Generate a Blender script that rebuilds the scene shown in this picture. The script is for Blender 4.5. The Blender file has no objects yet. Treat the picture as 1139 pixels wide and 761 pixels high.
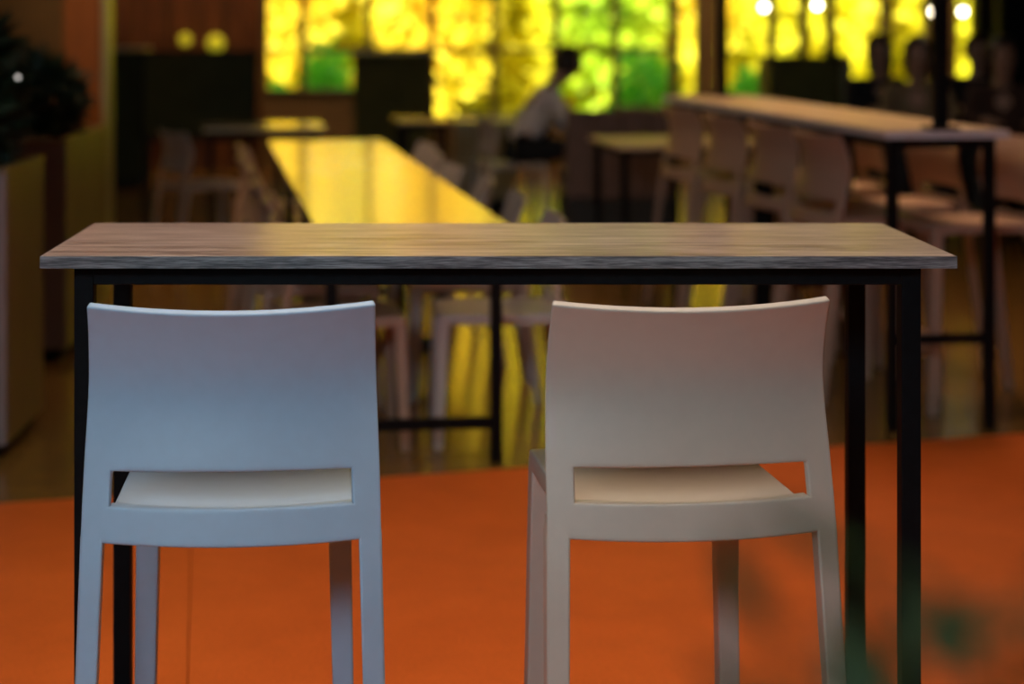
import bpy, bmesh, math, random
from mathutils import Vector, Matrix
R = math.radians
sc = bpy.context.scene
COL = sc.collection
F = 2000.0            # focal length in pixels of the 1139 px wide frame
CX, CY = 472.0, 24.0  # where the optical axis meets the frame
CAMZ = 1.40
SK = R(7.0)           # the long tables are turned 7 degrees against the front one
TS = math.tan(SK)

# ------------------------------------------------------------------ helpers
def at(px, py, d):
    return Vector(((px-CX)/F*d, d, CAMZ-(py-CY)/F*d))

def tag(o, label=None, cat=None, group=None, kind=None):
    if label: o['label'] = label
    if cat: o['category'] = cat
    if group: o['group'] = group
    if kind: o['kind'] = kind
    return o

def empty(name, loc=(0, 0, 0), rz=0.0):
    o = bpy.data.objects.new(name, None)
    o.empty_display_size = 0.1
    COL.objects.link(o)
    o.location = loc; o.rotation_euler = (0, 0, rz)
    return o

def link_mesh(name, bm, mat, parent=None, smooth=False, bevel=0.0, seg=2, sharp=40):
    bmesh.ops.recalc_face_normals(bm, faces=bm.faces[:])
    me = bpy.data.meshes.new(name)
    bm.to_mesh(me); bm.free()
    for p in me.polygons: p.use_smooth = smooth
    if smooth and sharp: me.set_sharp_from_angle(angle=R(sharp))
    if mat: me.materials.append(mat)
    o = bpy.data.objects.new(name, me)
    COL.objects.link(o)
    if parent: o.parent = parent
    if bevel:
        b = o.modifiers.new('bevel', 'BEVEL'); b.width = bevel; b.segments = seg
        b.limit_method = 'ANGLE'; b.angle_limit = R(40)
    return o

def hexa(bm, pts):
    """8 points: bottom ring 0-3, top ring 4-7"""
    v = [bm.verts.new(p) for p in pts]
    for f in ((3, 2, 1, 0), (4, 5, 6, 7), (0, 1, 5, 4), (1, 2, 6, 5), (2, 3, 7, 6), (3, 0, 4, 7)):
        bm.faces.new([v[i] for i in f])

def box(bm, x0, x1, y0, y1, z0, z1):
    hexa(bm, [(x0, y0, z0), (x1, y0, z0), (x1, y1, z0), (x0, y1, z0),
              (x0, y0, z1), (x1, y0, z1), (x1, y1, z1), (x0, y1, z1)])

def box_bm(*a):
    bm = bmesh.new(); box(bm, *a); return bm

def tube(bm, pts, radii, n=8, cap=True):
    pts = [Vector(p) for p in pts]
    rings = []
    for i, p in enumerate(pts):
        a = pts[max(i-1, 0)]; b = pts[min(i+1, len(pts)-1)]
        t = (b-a).normalized()
        up = Vector((0, 0, 1)) if abs(t.z) < 0.9 else Vector((1, 0, 0))
        u = t.cross(up).normalized(); w = t.cross(u)
        r = radii[i] if isinstance(radii, (list, tuple)) else radii
        rings.append([bm.verts.new(p + (u*math.cos(k*2*math.pi/n) + w*math.sin(k*2*math.pi/n))*r) for k in range(n)])
    for a, b in zip(rings, rings[1:]):
        for k in range(n): bm.faces.new((a[k], a[(k+1) % n], b[(k+1) % n], b[k]))
    if cap:
        bm.faces.new(rings[0][::-1]); bm.faces.new(rings[-1])

def lathe(bm, prof, n=24, cx=0, cy=0):
    rings = []
    for r, z in prof:
        rings.append([bm.verts.new((cx+r*math.cos(2*math.pi*k/n), cy+r*math.sin(2*math.pi*k/n), z)) for k in range(n)])
    for a, b in zip(rings, rings[1:]):
        for k in range(n): bm.faces.new((a[k], a[(k+1) % n], b[(k+1) % n], b[k]))
    bm.faces.new(rings[0][::-1]); bm.faces.new(rings[-1])

def copy_tree(o, parent=None):
    c = o.copy(); COL.objects.link(c)
    if parent: c.parent = parent
    for ch in list(o.children): copy_tree(ch, c)
    return c

def interp(xs, ys, x):
    if x <= xs[0]: return ys[0]
    for i in range(len(xs)-1):
        if x <= xs[i+1]:
            t = (x-xs[i])/(xs[i+1]-xs[i])
            m0 = (ys[i+1]-ys[i-1])/(xs[i+1]-xs[i-1])*(xs[i+1]-xs[i]) if i else (ys[i+1]-ys[i])
            m1 = (ys[i+2]-ys[i])/(xs[i+2]-xs[i])*(xs[i+1]-xs[i]) if i+2 < len(xs) else (ys[i+1]-ys[i])
            return ((2*t**3-3*t*t+1)*ys[i] + (t**3-2*t*t+t)*m0 + (-2*t**3+3*t*t)*ys[i+1] + (t**3-t*t)*m1)
    return ys[-1]

# ------------------------------------------------------------------ materials
def new_mat(name):
    m = bpy.data.materials.new(name); m.use_nodes = True
    nt = m.node_tree
    b = nt.nodes['Principled BSDF']
    return m, nt, b

def rgba(c): return (c[0], c[1], c[2], 1.0)

def plain(name, col, rough=0.5, var=0.12, scale=18.0, bump=0.0, metallic=0.0, stretch=(1, 1, 1), spec=0.5, coat=0.0):
    m, nt, b = new_mat(name)
    tc = nt.nodes.new('ShaderNodeTexCoord'); mp = nt.nodes.new('ShaderNodeMapping')
    mp.inputs['Scale'].default_value = stretch
    n = nt.nodes.new('ShaderNodeTexNoise'); n.inputs['Scale'].default_value = scale; n.inputs['Detail'].default_value = 5
    r = nt.nodes.new('ShaderNodeValToRGB')
    r.color_ramp.elements[0].position = 0.3; r.color_ramp.elements[1].position = 0.7
    r.color_ramp.elements[0].color = rgba([c*(1-var) for c in col])
    r.color_ramp.elements[1].color = rgba([min(1, c*(1+var)) for c in col])
    nt.links.new(tc.outputs['Object'], mp.inputs[0]); nt.links.new(mp.outputs[0], n.inputs['Vector'])
    nt.links.new(n.outputs['Fac'], r.inputs[0]); nt.links.new(r.outputs[0], b.inputs['Base Color'])
    b.inputs['Roughness'].default_value = rough; b.inputs['Metallic'].default_value = metallic
    b.inputs['Specular IOR Level'].default_value = spec
    b.inputs['Coat Weight'].default_value = coat; b.inputs['Coat Roughness'].default_value = 0.15
    if bump:
        bp = nt.nodes.new('ShaderNodeBump'); bp.inputs['Strength'].default_value = bump; bp.inputs['Distance'].default_value = 0.002
        nt.links.new(n.outputs['Fac'], bp.inputs['Height']); nt.links.new(bp.outputs[0], b.inputs['Normal'])
    return m

def wood(name, dark, mid, light, rough=0.35, scale=5.0, stretch=(1.2, 22, 22), contrast=0.5, spec=0.5, bump=0.15):
    m, nt, b = new_mat(name)
    tc = nt.nodes.new('ShaderNodeTexCoord'); mp = nt.nodes.new('ShaderNodeMapping')
    mp.inputs['Scale'].default_value = stretch
    n = nt.nodes.new('ShaderNodeTexNoise'); n.inputs['Scale'].default_value = scale; n.inputs['Detail'].default_value = 8
    n.inputs['Roughness'].default_value = 0.65; n.inputs['Distortion'].default_value = 0.6
    n2 = nt.nodes.new('ShaderNodeTexNoise'); n2.inputs['Scale'].default_value = scale*5; n2.inputs['Detail'].default_value = 4
    mx = nt.nodes.new('ShaderNodeMix'); mx.data_type = 'FLOAT'; mx.inputs[0].default_value = 0.4
    r = nt.nodes.new('ShaderNodeValToRGB'); cr = r.color_ramp
    cr.elements[0].position = 0.5-contrast*0.34; cr.elements[0].color = rgba(dark)
    cr.elements[1].position = 0.5+contrast*0.34; cr.elements[1].color = rgba(light)
    e = cr.elements.new(0.5); e.color = rgba(mid)
    L = nt.links.new
    L(tc.outputs['Object'], mp.inputs[0]); L(mp.outputs[0], n.inputs['Vector']); L(mp.outputs[0], n2.inputs['Vector'])
    L(n.outputs['Fac'], mx.inputs[2]); L(n2.outputs['Fac'], mx.inputs[3]); L(mx.outputs[0], r.inputs[0])
    L(r.outputs[0], b.inputs['Base Color'])
    b.inputs['Roughness'].default_value = rough; b.inputs['Specular IOR Level'].default_value = spec
    bp = nt.nodes.new('ShaderNodeBump'); bp.inputs['Strength'].default_value = bump; bp.inputs['Distance'].default_value = 0.001
    L(mx.outputs[0], bp.inputs['Height']); L(bp.outputs[0], b.inputs['Normal'])
    return m

def leafmat(name, c1, c2, trans=0.35, scale=3.0, rough=0.6):
    m = bpy.data.materials.new(name); m.use_nodes = True; nt = m.node_tree
    nt.nodes.clear(); L = nt.links.new
    out = nt.nodes.new('ShaderNodeOutputMaterial')
    tc = nt.nodes.new('ShaderNodeTexCoord'); n = nt.nodes.new('ShaderNodeTexNoise')
    n.inputs['Scale'].default_value = scale; n.inputs['Detail'].default_value = 3
    r = nt.nodes.new('ShaderNodeValToRGB')
    r.color_ramp.elements[0].position = 0.38; r.color_ramp.elements[1].position = 0.62
    r.color_ramp.elements[0].color = rgba(c1); r.color_ramp.elements[1].color = rgba(c2)
    d = nt.nodes.new('ShaderNodeBsdfPrincipled'); d.inputs['Roughness'].default_value = rough
    t = nt.nodes.new('ShaderNodeBsdfTranslucent'); mx = nt.nodes.new('ShaderNodeMixShader'); mx.inputs[0].default_value = trans
    L(tc.outputs['Object'], n.inputs['Vector']); L(n.outputs['Fac'], r.inputs[0])
    L(r.outputs[0], d.inputs['Base Color']); L(r.outputs[0], t.inputs['Color'])
    L(d.outputs[0], mx.inputs[1]); L(t.outputs[0], mx.inputs[2]); L(mx.outputs[0], out.inputs['Surface'])
    return m

def emit(name, col, s):
    m, nt, b = new_mat(name)
    b.inputs['Base Color'].default_value = rgba(col)
    b.inputs['Emission Color'].default_value = rgba(col); b.inputs['Emission Strength'].default_value = s
    return m

def glass(name):
    m = bpy.data.materials.new(name); m.use_nodes = True; nt = m.node_tree; nt.nodes.clear()
    out = nt.nodes.new('ShaderNodeOutputMaterial'); tr = nt.nodes.new('ShaderNodeBsdfTransparent')
    tr.inputs[0].default_value = (0.97, 0.98, 0.93, 1)
    gl = nt.nodes.new('ShaderNodeBsdfGlossy'); gl.inputs['Roughness'].default_value = 0.02
    fr = nt.nodes.new('ShaderNodeFresnel'); fr.inputs[0].default_value = 1.3
    mx = nt.nodes.new('ShaderNodeMixShader')
    nt.links.new(fr.outputs[0], mx.inputs[0]); nt.links.new(tr.outputs[0], mx.inputs[1]); nt.links.new(gl.outputs[0], mx.inputs[2])
    nt.links.new(mx.outputs[0], out.inputs[0])
    return m

M = {}
M['top'] = wood('grey_brown_laminate', (0.17, 0.115, 0.092), (0.34, 0.245, 0.20), (0.52, 0.40, 0.335), rough=0.28, spec=0.32, scale=2.2, stretch=(1.3, 26, 26), contrast=0.24, bump=0.25)
M['edge'] = wood('grey_edge_band', (0.07, 0.065, 0.07), (0.17, 0.16, 0.165), (0.30, 0.285, 0.29), rough=0.55, scale=3.5, stretch=(2.2, 40, 40), contrast=0.26)
M['pale_edge'] = plain('pale_edge_band', (0.62, 0.60, 0.62), rough=0.5, var=0.05, scale=20)
M['tan_top'] = wood('tan_laminate', (0.54, 0.38, 0.25), (0.62, 0.45, 0.30), (0.70, 0.51, 0.35), rough=0.42, scale=3, stretch=(20, 1.2, 20), contrast=0.8)
M['long_top'] = wood('pale_laminate', (0.42, 0.34, 0.22), (0.50, 0.41, 0.27), (0.58, 0.48, 0.33), rough=0.16, scale=3, stretch=(20, 1.2, 20), contrast=0.8)
M['black'] = plain('black_steel', (0.006, 0.006, 0.007), rough=0.6, var=0.2, scale=60, spec=0.1)
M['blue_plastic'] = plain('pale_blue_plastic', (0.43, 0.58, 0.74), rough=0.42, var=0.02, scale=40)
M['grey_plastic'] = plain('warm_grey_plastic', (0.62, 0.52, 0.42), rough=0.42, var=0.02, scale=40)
M['white_plastic'] = plain('off_white_plastic', (0.52, 0.44, 0.40), rough=0.45, var=0.03, scale=30)
M['warm_tint_plastic'] = plain('beige_plastic_warm_tint', (0.46, 0.29, 0.21), rough=0.45, var=0.03, scale=30)  # warm lamplight and brown shade put into the plastic's base colour
M['dark_plastic'] = plain('dark_plastic', (0.02, 0.017, 0.015), rough=0.5, var=0.1, scale=30)
M['planter'] = wood('planter_wood', (0.15, 0.085, 0.03), (0.20, 0.12, 0.045), (0.26, 0.16, 0.065), rough=0.45, scale=2, stretch=(14, 14, 1.0))
M['planter_front'] = plain('planter_mauve_panel', (0.26, 0.19, 0.18), rough=0.5, var=0.06, scale=6)
M['soil'] = plain('dark_soil', (0.02, 0.014, 0.01), rough=0.95, var=0.4, scale=50, bump=0.6)
M['pillar'] = wood('red_brown_pillar_wood', (0.17, 0.05, 0.009), (0.24, 0.072, 0.013), (0.31, 0.10, 0.02), rough=0.5, spec=0.2, scale=2, stretch=(18, 18, 0.8))
M['panel'] = wood('red_brown_panelling', (0.03, 0.011, 0.004), (0.085, 0.027, 0.008), (0.17, 0.06, 0.017), rough=0.5, spec=0.2, scale=1.4, stretch=(7, 7, 0.5))
M['darkgreen'] = plain('dark_green_laminate', (0.024, 0.028, 0.010), rough=0.6, var=0.15, scale=8, spec=0.12)
M['olive'] = plain('olive_laminate', (0.075, 0.075, 0.02), rough=0.6, var=0.15, scale=8, spec=0.2)
M['wall'] = plain('brown_wall_paint', (0.15, 0.085, 0.028), rough=0.8, var=0.12, scale=3)
M['ceil'] = plain('dark_ceiling_paint', (0.10, 0.085, 0.07), rough=0.9, var=0.1, scale=3)
M['mullion'] = wood('window_frame_wood', (0.05, 0.032, 0.008), (0.085, 0.05, 0.012), (0.12, 0.075, 0.018), rough=0.5, scale=2, stretch=(14, 14, 1))
M['glass'] = glass('window_glass')
M['brown_leather'] = plain('brown_leather', (0.13, 0.075, 0.06), rough=0.5, var=0.2, scale=14, bump=0.2)
M['beige'] = wood('beige_laminate', (0.30, 0.24, 0.12), (0.36, 0.29, 0.15), (0.42, 0.34, 0.19), rough=0.4, scale=2, stretch=(10, 10, 1))
M['lampglass'] = emit('lit_bulb_glass', (1.0, 0.86, 0.62), 14.0)
M['amber'] = emit('amber_glow_glass', (0.75, 0.72, 0.03), 0.32)
M['darkleaf'] = leafmat('dark_leaf', (0.010, 0.022, 0.010), (0.022, 0.045, 0.018), 0.15)
M['midleaf'] = leafmat('green_leaf', (0.018, 0.036, 0.012), (0.05, 0.075, 0.02), 0.25)
M['litleaf'] = leafmat('painted_lit_leaf', (0.25, 0.32, 0.02), (0.40, 0.45, 0.03), 0.3)  # light on the shrub's top, put into a brighter leaf colour
M['stem'] = plain('stem_bark', (0.018, 0.012, 0.006), rough=0.8, var=0.3, scale=30)
M['terracotta'] = plain('dark_clay', (0.05, 0.045, 0.04), rough=0.7, var=0.15, scale=12)
M['skin'] = plain('skin', (0.42, 0.24, 0.17), rough=0.5, var=0.06, scale=20)
M['hair'] = plain('dark_hair', (0.020, 0.011, 0.007), rough=0.55, var=0.3, scale=60, bump=0.3)
M['shirt_white'] = plain('white_cloth', (0.74, 0.68, 0.68), rough=0.85, var=0.05, scale=30)
M['cloth_black'] = plain('black_cloth', (0.010, 0.010, 0.013), rough=0.9, var=0.2, scale=30)
M['cloth_brown'] = plain('brown_cloth', (0.05, 0.022, 0.015), rough=0.9, var=0.2, scale=30)
M['cloth_cream'] = plain('cream_cloth', (0.20, 0.14, 0.08), rough=0.85, var=0.1, scale=30)
M['eye'] = plain('dark_eye', (0.02, 0.015, 0.01), rough=0.2, var=0.05)

# floors: glossy tan resin and an orange zone with a fine speckle and one cut seam
def floor_mat(name, c1, c2, rough, scale, spec):
    m, nt, b = new_mat(name); L = nt.links.new
    tc = nt.nodes.new('ShaderNodeTexCoord')
    n = nt.nodes.new('ShaderNodeTexNoise'); n.inputs['Scale'].default_value = scale; n.inputs['Detail'].default_value = 8; n.inputs['Roughness'].default_value = 0.7
    n2 = nt.nodes.new('ShaderNodeTexNoise'); n2.inputs['Scale'].default_value = 120; n2.inputs['Detail'].default_value = 3
    mx = nt.nodes.new('ShaderNodeMix'); mx.data_type = 'FLOAT'; mx.inputs[0].default_value = 0.45
    r = nt.nodes.new('ShaderNodeValToRGB')
    r.color_ramp.elements[0].position = 0.36; r.color_ramp.elements[1].position = 0.64
    r.color_ramp.elements[0].color = rgba(c1); r.color_ramp.elements[1].color = rgba(c2)
    L(tc.outputs['Object'], n.inputs['Vector']); L(tc.outputs['Object'], n2.inputs['Vector'])
    L(n.outputs['Fac'], mx.inputs[2]); L(n2.outputs['Fac'], mx.inputs[3]); L(mx.outputs[0], r.inputs[0])
    L(r.outputs[0], b.inputs['Base Color'])
    b.inputs['Roughness'].default_value = rough; b.inputs['Specular IOR Level'].default_value = spec
    bp = nt.nodes.new('ShaderNodeBump'); bp.inputs['Strength'].default_value = 0.08; bp.inputs['Distance'].default_value = 0.002
    L(mx.outputs[0], bp.inputs['Height']); L(bp.outputs[0], b.inputs['Normal'])
    return m
M['floor'] = floor_mat('tan_resin_floor', (0.17, 0.085, 0.018), (0.24, 0.125, 0.03), 0.22, 3.0, 0.5)
M['orange'] = floor_mat('orange_floor', (0.58, 0.105, 0.011), (0.80, 0.155, 0.02), 0.55, 2.5, 0.25)

# ------------------------------------------------------------------ the room
XL, XR, YF, YB, ZC = -5.0, 6.5, -4.5, 17.0, 3.6
def struct(name, bm, mat, parent=None, **k):
    o = link_mesh(name, bm, mat, parent, **k)
    if parent is None: o['kind'] = 'structure'
    return o

# orange zone: its far edge runs slightly askew
pa, pb = at(0, 560, 2800/(560-CY)), at(1139, 482, 2800/(482-CY))
slope = (pb.y-pa.y)/(pb.x-pa.x)
def edge_y(x): return pa.y + slope*(x-pa.x)
sp_ = at(210, 700, 2800/(700-CY))
def seam(y): return sp_.x - TS*(y-sp_.y)
se = seam(edge_y(sp_.x))
bm = bmesh.new()
v = [bm.verts.new(p) for p in ((XL, edge_y(XL), 0), (XR, edge_y(XR), 0), (XR, YB, 0), (XL, YB, 0))]
bm.faces.new(v)
g = bmesh.ops.extrude_face_region(bm, geom=bm.faces[:])
bmesh.ops.translate(bm, vec=(0, 0, -0.1), verts=[e for e in g['geom'] if isinstance(e, bmesh.types.BMVert)])
struct('floor', bm, M['floor'])
bm = bmesh.new()
sf, sb_ = seam(YF), seam(edge_y(se))
for n0, n1, f0, f1 in ((XL, sf-0.0012, XL, sb_-0.0012), (sf+0.0012, XR, sb_+0.0012, XR)):
    q = [(n0, YF), (n1, YF), (f1, edge_y(f1)), (f0, edge_y(f0))]
    hexa(bm, [(a, b, -0.1) for a, b in q] + [(a, b, 0) for a, b in q])
struct('floor_orange', bm, M['orange'])
yl = edge_y(se)
bm = bmesh.new()
q = [(sf-0.05, YF), (sf+0.05, YF), (sb_+0.05, yl-0.05), (sb_-0.05, yl-0.05)]
hexa(bm, [(a, b, -0.13) for a, b in q] + [(a, b, -0.1005) for a, b in q])
struct('seam_light_block', bm, M['black'])  # unseen black strip added under the seam to block light from below
struct('ceiling', box_bm(XL, XR, YF, YB+0.2, ZC, ZC+0.15), M['ceil'])
struct('wall_left', box_bm(XL-0.15, XL, YF, YB+0.2, -0.1, ZC), M['wall'])
struct('wall_right', box_bm(XR, XR+0.15, YF, YB+0.2, -0.1, ZC), M['wall'])
struct('wall_front', box_bm(XL-0.15, XR+0.15, YF-0.15, YF, -0.1, ZC), M['wall'])

wx = lambda px: (px-CX)/F*YB
wz = lambda py: CAMZ-(py-CY)/F*YB
tops = [3.3, 3.3, 3.3, 2.75, 2.7, 2.4, 2.4]
ZTS = 2.3
main_edges = [293, 337, 410, 480, 550, 619, 685, 748]
side_spans = [(753, 776), (796, 857), (862, 892), (898, 922), (928, 984), (990, 1032), (1062, 1088)]
sill_main, sill_side = wz(133), wz(112)
bm = bmesh.new()
box(bm, XL, wx(293), YB, YB+0.2, -0.1, ZC)
sills = [wz(104), wz(104), wz(110), sill_main, sill_main, sill_main, wz(123)]
for (a, b), z in zip(zip(main_edges, main_edges[1:]), sills): box(bm, wx(a), wx(b), YB, YB+0.2, -0.1, z)
for (a, b), z in zip(zip(main_edges, main_edges[1:]), tops): box(bm, wx(a), wx(b), YB, YB+0.2, z, ZC)
x = wx(748)
for a, b in side_spans:
    box(bm, x, wx(a), YB, YB+0.2, -0.1, ZC)
    box(bm, wx(a), wx(b), YB, YB+0.2, -0.1, sill_side)
    box(bm, wx(a), wx(b), YB, YB+0.2, ZTS, ZC)
    x = wx(b)
box(bm, x, XR, YB, YB+0.2, -0.1, ZC)
struct('wall_back', bm, M['wall'])
# wood panelling on the left piece of the back wall
struct('trim_1', box_bm(wx(121), wx(291), YB-0.05, YB, 0, ZC), M['panel'])

def window(n, x0, x1, z0, z1, transom, fw=0.034):
    bm = bmesh.new(); y0, y1 = YB-0.04, YB+0.08
    box(bm, x0, x0+fw, y0, y1, z0, z1); box(bm, x1-fw, x1, y0, y1, z0, z1)
    box(bm, x0+fw, x1-fw, y0, y1, z0, z0+0.04); box(bm, x0+fw, x1-fw, y0, y1, z1-0.05, z1)
    for t in transom: box(bm, x0+fw, x1-fw, y0, y1, t-0.022, t+0.022)
    o = struct('window_%d' % n, bm, M['mullion'])
    zz = [z0+0.04] + [q for t in transom for q in (t-0.022, t+0.022)] + [z1-0.05]
    for i in range(0, len(zz), 2):
        link_mesh('pane', box_bm(x0+fw, x1-fw, YB+0.015, YB+0.021, zz[i], zz[i+1]), M['glass'], o)
n = 1
for i, (a, b) in enumerate(zip(main_edges, main_edges[1:])):
    window(n, wx(a), wx(b), sills[i], tops[i], [] if i == 0 else [wz(56)]); n += 1
for a, b in side_spans:
    window(n, wx(a), wx(b), sill_side, ZTS, [], 0.012); n += 1

# pillars
p = at(94, 200, 9.4)
struct('pillar', box_bm(p.x-0.112, p.x+0.085, 9.4, 9.65, 0, ZC), M['pillar'], bevel=0.006)
struct('trim_2', box_bm(p.x+0.0855, p.x+0.112, 9.42, 9.64, 0, ZC), M['beige'])
for a, b, d in ((1089, 1105, 13.2), (1114, 1150, 13.2)):
    struct('pillar', box_bm((a-CX)/F*d, (b-CX)/F*d, d, d+0.2, 0, ZC), M['black'], bevel=0.005)

# ------------------------------------------------------------------ tables
def table(L, D, H, rail, top_mat, edge_mat, leg=0.03, thick=0.02, inset=(0.034, 0.04), longx=True):
    """top centred on the origin in plan, long side along X"""
    root = empty('bar_table')
    t = link_mesh('tabletop', box_bm(-L/2, L/2, -D/2, D/2, H-thick, H), top_mat, root, bevel=0.0012)
    if edge_mat:
        e = 0.0008
        bm = bmesh.new()
        box(bm, -L/2-e, L/2+e, -D/2-e, -D/2, H-thick+0.0004, H-0.0008)
        box(bm, -L/2-e, L/2+e, D/2, D/2+e, H-thick+0.0004, H-0.0008)
        box(bm, -L/2-e, -L/2, -D/2, D/2, H-thick+0.0004, H-0.0008)
        box(bm, L/2, L/2+e, -D/2, D/2, H-thick+0.0004, H-0.0008)
        link_mesh('edge_band', bm, edge_mat, t)
    ix, iy = inset
    x0, x1, y0, y1 = -L/2+ix, L/2-ix, -D/2+iy, D/2-iy
    z1 = H-thick
    bm = bmesh.new()
    box(bm, x0+leg, x1-leg, y0, y0+leg, z1-leg, z1); box(bm, x0+leg, x1-leg, y1-leg, y1, z1-leg, z1)
    box(bm, x0, x0+leg, y0+leg, y1-leg, z1-leg, z1); box(bm, x1-leg, x1, y0+leg, y1-leg, z1-leg, z1)
    link_mesh('apron', bm, M['black'], root, bevel=0.0015)
    for xa in (x0, x1-leg):
        for ya in (y0, y1-leg):
            link_mesh('leg', box_bm(xa, xa+leg, ya, ya+leg, 0, z1), M['black'], root, bevel=0.0015)
        link_mesh('foot_rail', box_bm(xa+0.003, xa+leg-0.003, y0+leg, y1-leg, rail-leg, rail), M['black'], root, bevel=0.0015)
    return root

d1 = 2.845; Dt = 0.465
xl, xr = (45-CX)/F*d1, (1064-CX)/F*d1
t = table(xr-xl, Dt, 1.029, 0.205, M['top'], M['edge'], leg=0.031, inset=(0.046, 0.036))
t.location = ((xl+xr)/2, d1+Dt/2, 0)
tag(t, 'narrow high table with grey-brown wood top and black steel frame, in focus before two stools', 'table')

# long low tables in a row, seen end-on, lit yellow by the windows
near = Vector((-0.025, 5.62, 0))          # middle of the near end
ldir = Vector((-math.sin(SK), math.cos(SK), 0)); lright = Vector((math.cos(SK), math.sin(SK), 0))
proto_long = table(1.42, 0.62, 0.75, 0.146, M['long_top'], None, leg=0.036, thick=0.025, inset=(0.04, 0.03))
proto_long.name = 'dining_table'
long_labels = ['nearest of the long yellow-lit low tables, right behind the high wooden table',
               'middle one of the three yellow-lit low tables pushed end to end',
               'farthest of the yellow-lit low tables, end nearest the big windows']
for i in range(3):
    o = proto_long if i == 0 else copy_tree(proto_long)
    o.location = near + ldir*(0.71+1.425*i); o.rotation_euler = (0, 0, SK+math.pi/2)
    tag(o, long_labels[i], 'table', 'long low tables end to end')

# two high tables end to end on the right
hnear = Vector((1.775, 6.10, 0))
proto_high = table(1.48, 0.44, 1.03, 0.33, M['tan_top'], M['pale_edge'], leg=0.034, thick=0.028, inset=(0.04, 0.03))
for i, lb in enumerate(('nearer high tan table on the right, with thick black post at its end',
                        'farther high table on the right, continuing the tan top toward the windows')):
    o = proto_high if i == 0 else copy_tree(proto_high)
    o.location = hnear + ldir*(0.74+1.485*i); o.rotation_euler = (0, 0, SK+math.pi/2)
    tag(o, lb, 'table', 'high tables on the right')

# posts standing on the ends of the high tables
def post(loc, lb):
    r = empty('table_post', loc, SK)
    link_mesh('base_plate', box_bm(-0.05, 0.05, -0.05, 0.05, 0, 0.012), M['black'], r, bevel=0.002)
    link_mesh('pole', box_bm(-0.021, 0.021, -0.021, 0.021, 0.012, ZC-1.03), M['black'], r, bevel=0.002)
    tag(r, lb, 'post', 'black posts on the high tables')
q = hnear + ldir*0.06; post((q.x, q.y, 1.03), 'thick black square post rising from the near end of the high table on the right')
q = hnear + ldir*2.88; post((q.x+0.06, q.y, 1.03), 'thin-looking black post rising from the far end of the high table')

# ------------------------------------------------------------------ stools and chairs (one moulded family)
PR_R = [-0.06, 0.0, 0.053, 0.17, 0.25, 0.30]
PR_Y = [-0.024, -0.011, 0.002, 0.024, 0.004, -0.022]
HW_R = [-0.06, 0.053, 0.17, 0.30]
HW_V = [0.2205, 0.2185, 0.2145, 0.2115]
BOW = 0.034
def surf(u, r):
    return Vector((interp(HW_R, HW_V, r)*u, interp(PR_R, PR_Y, r)+BOW*u*u-0.024, r))

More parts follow.
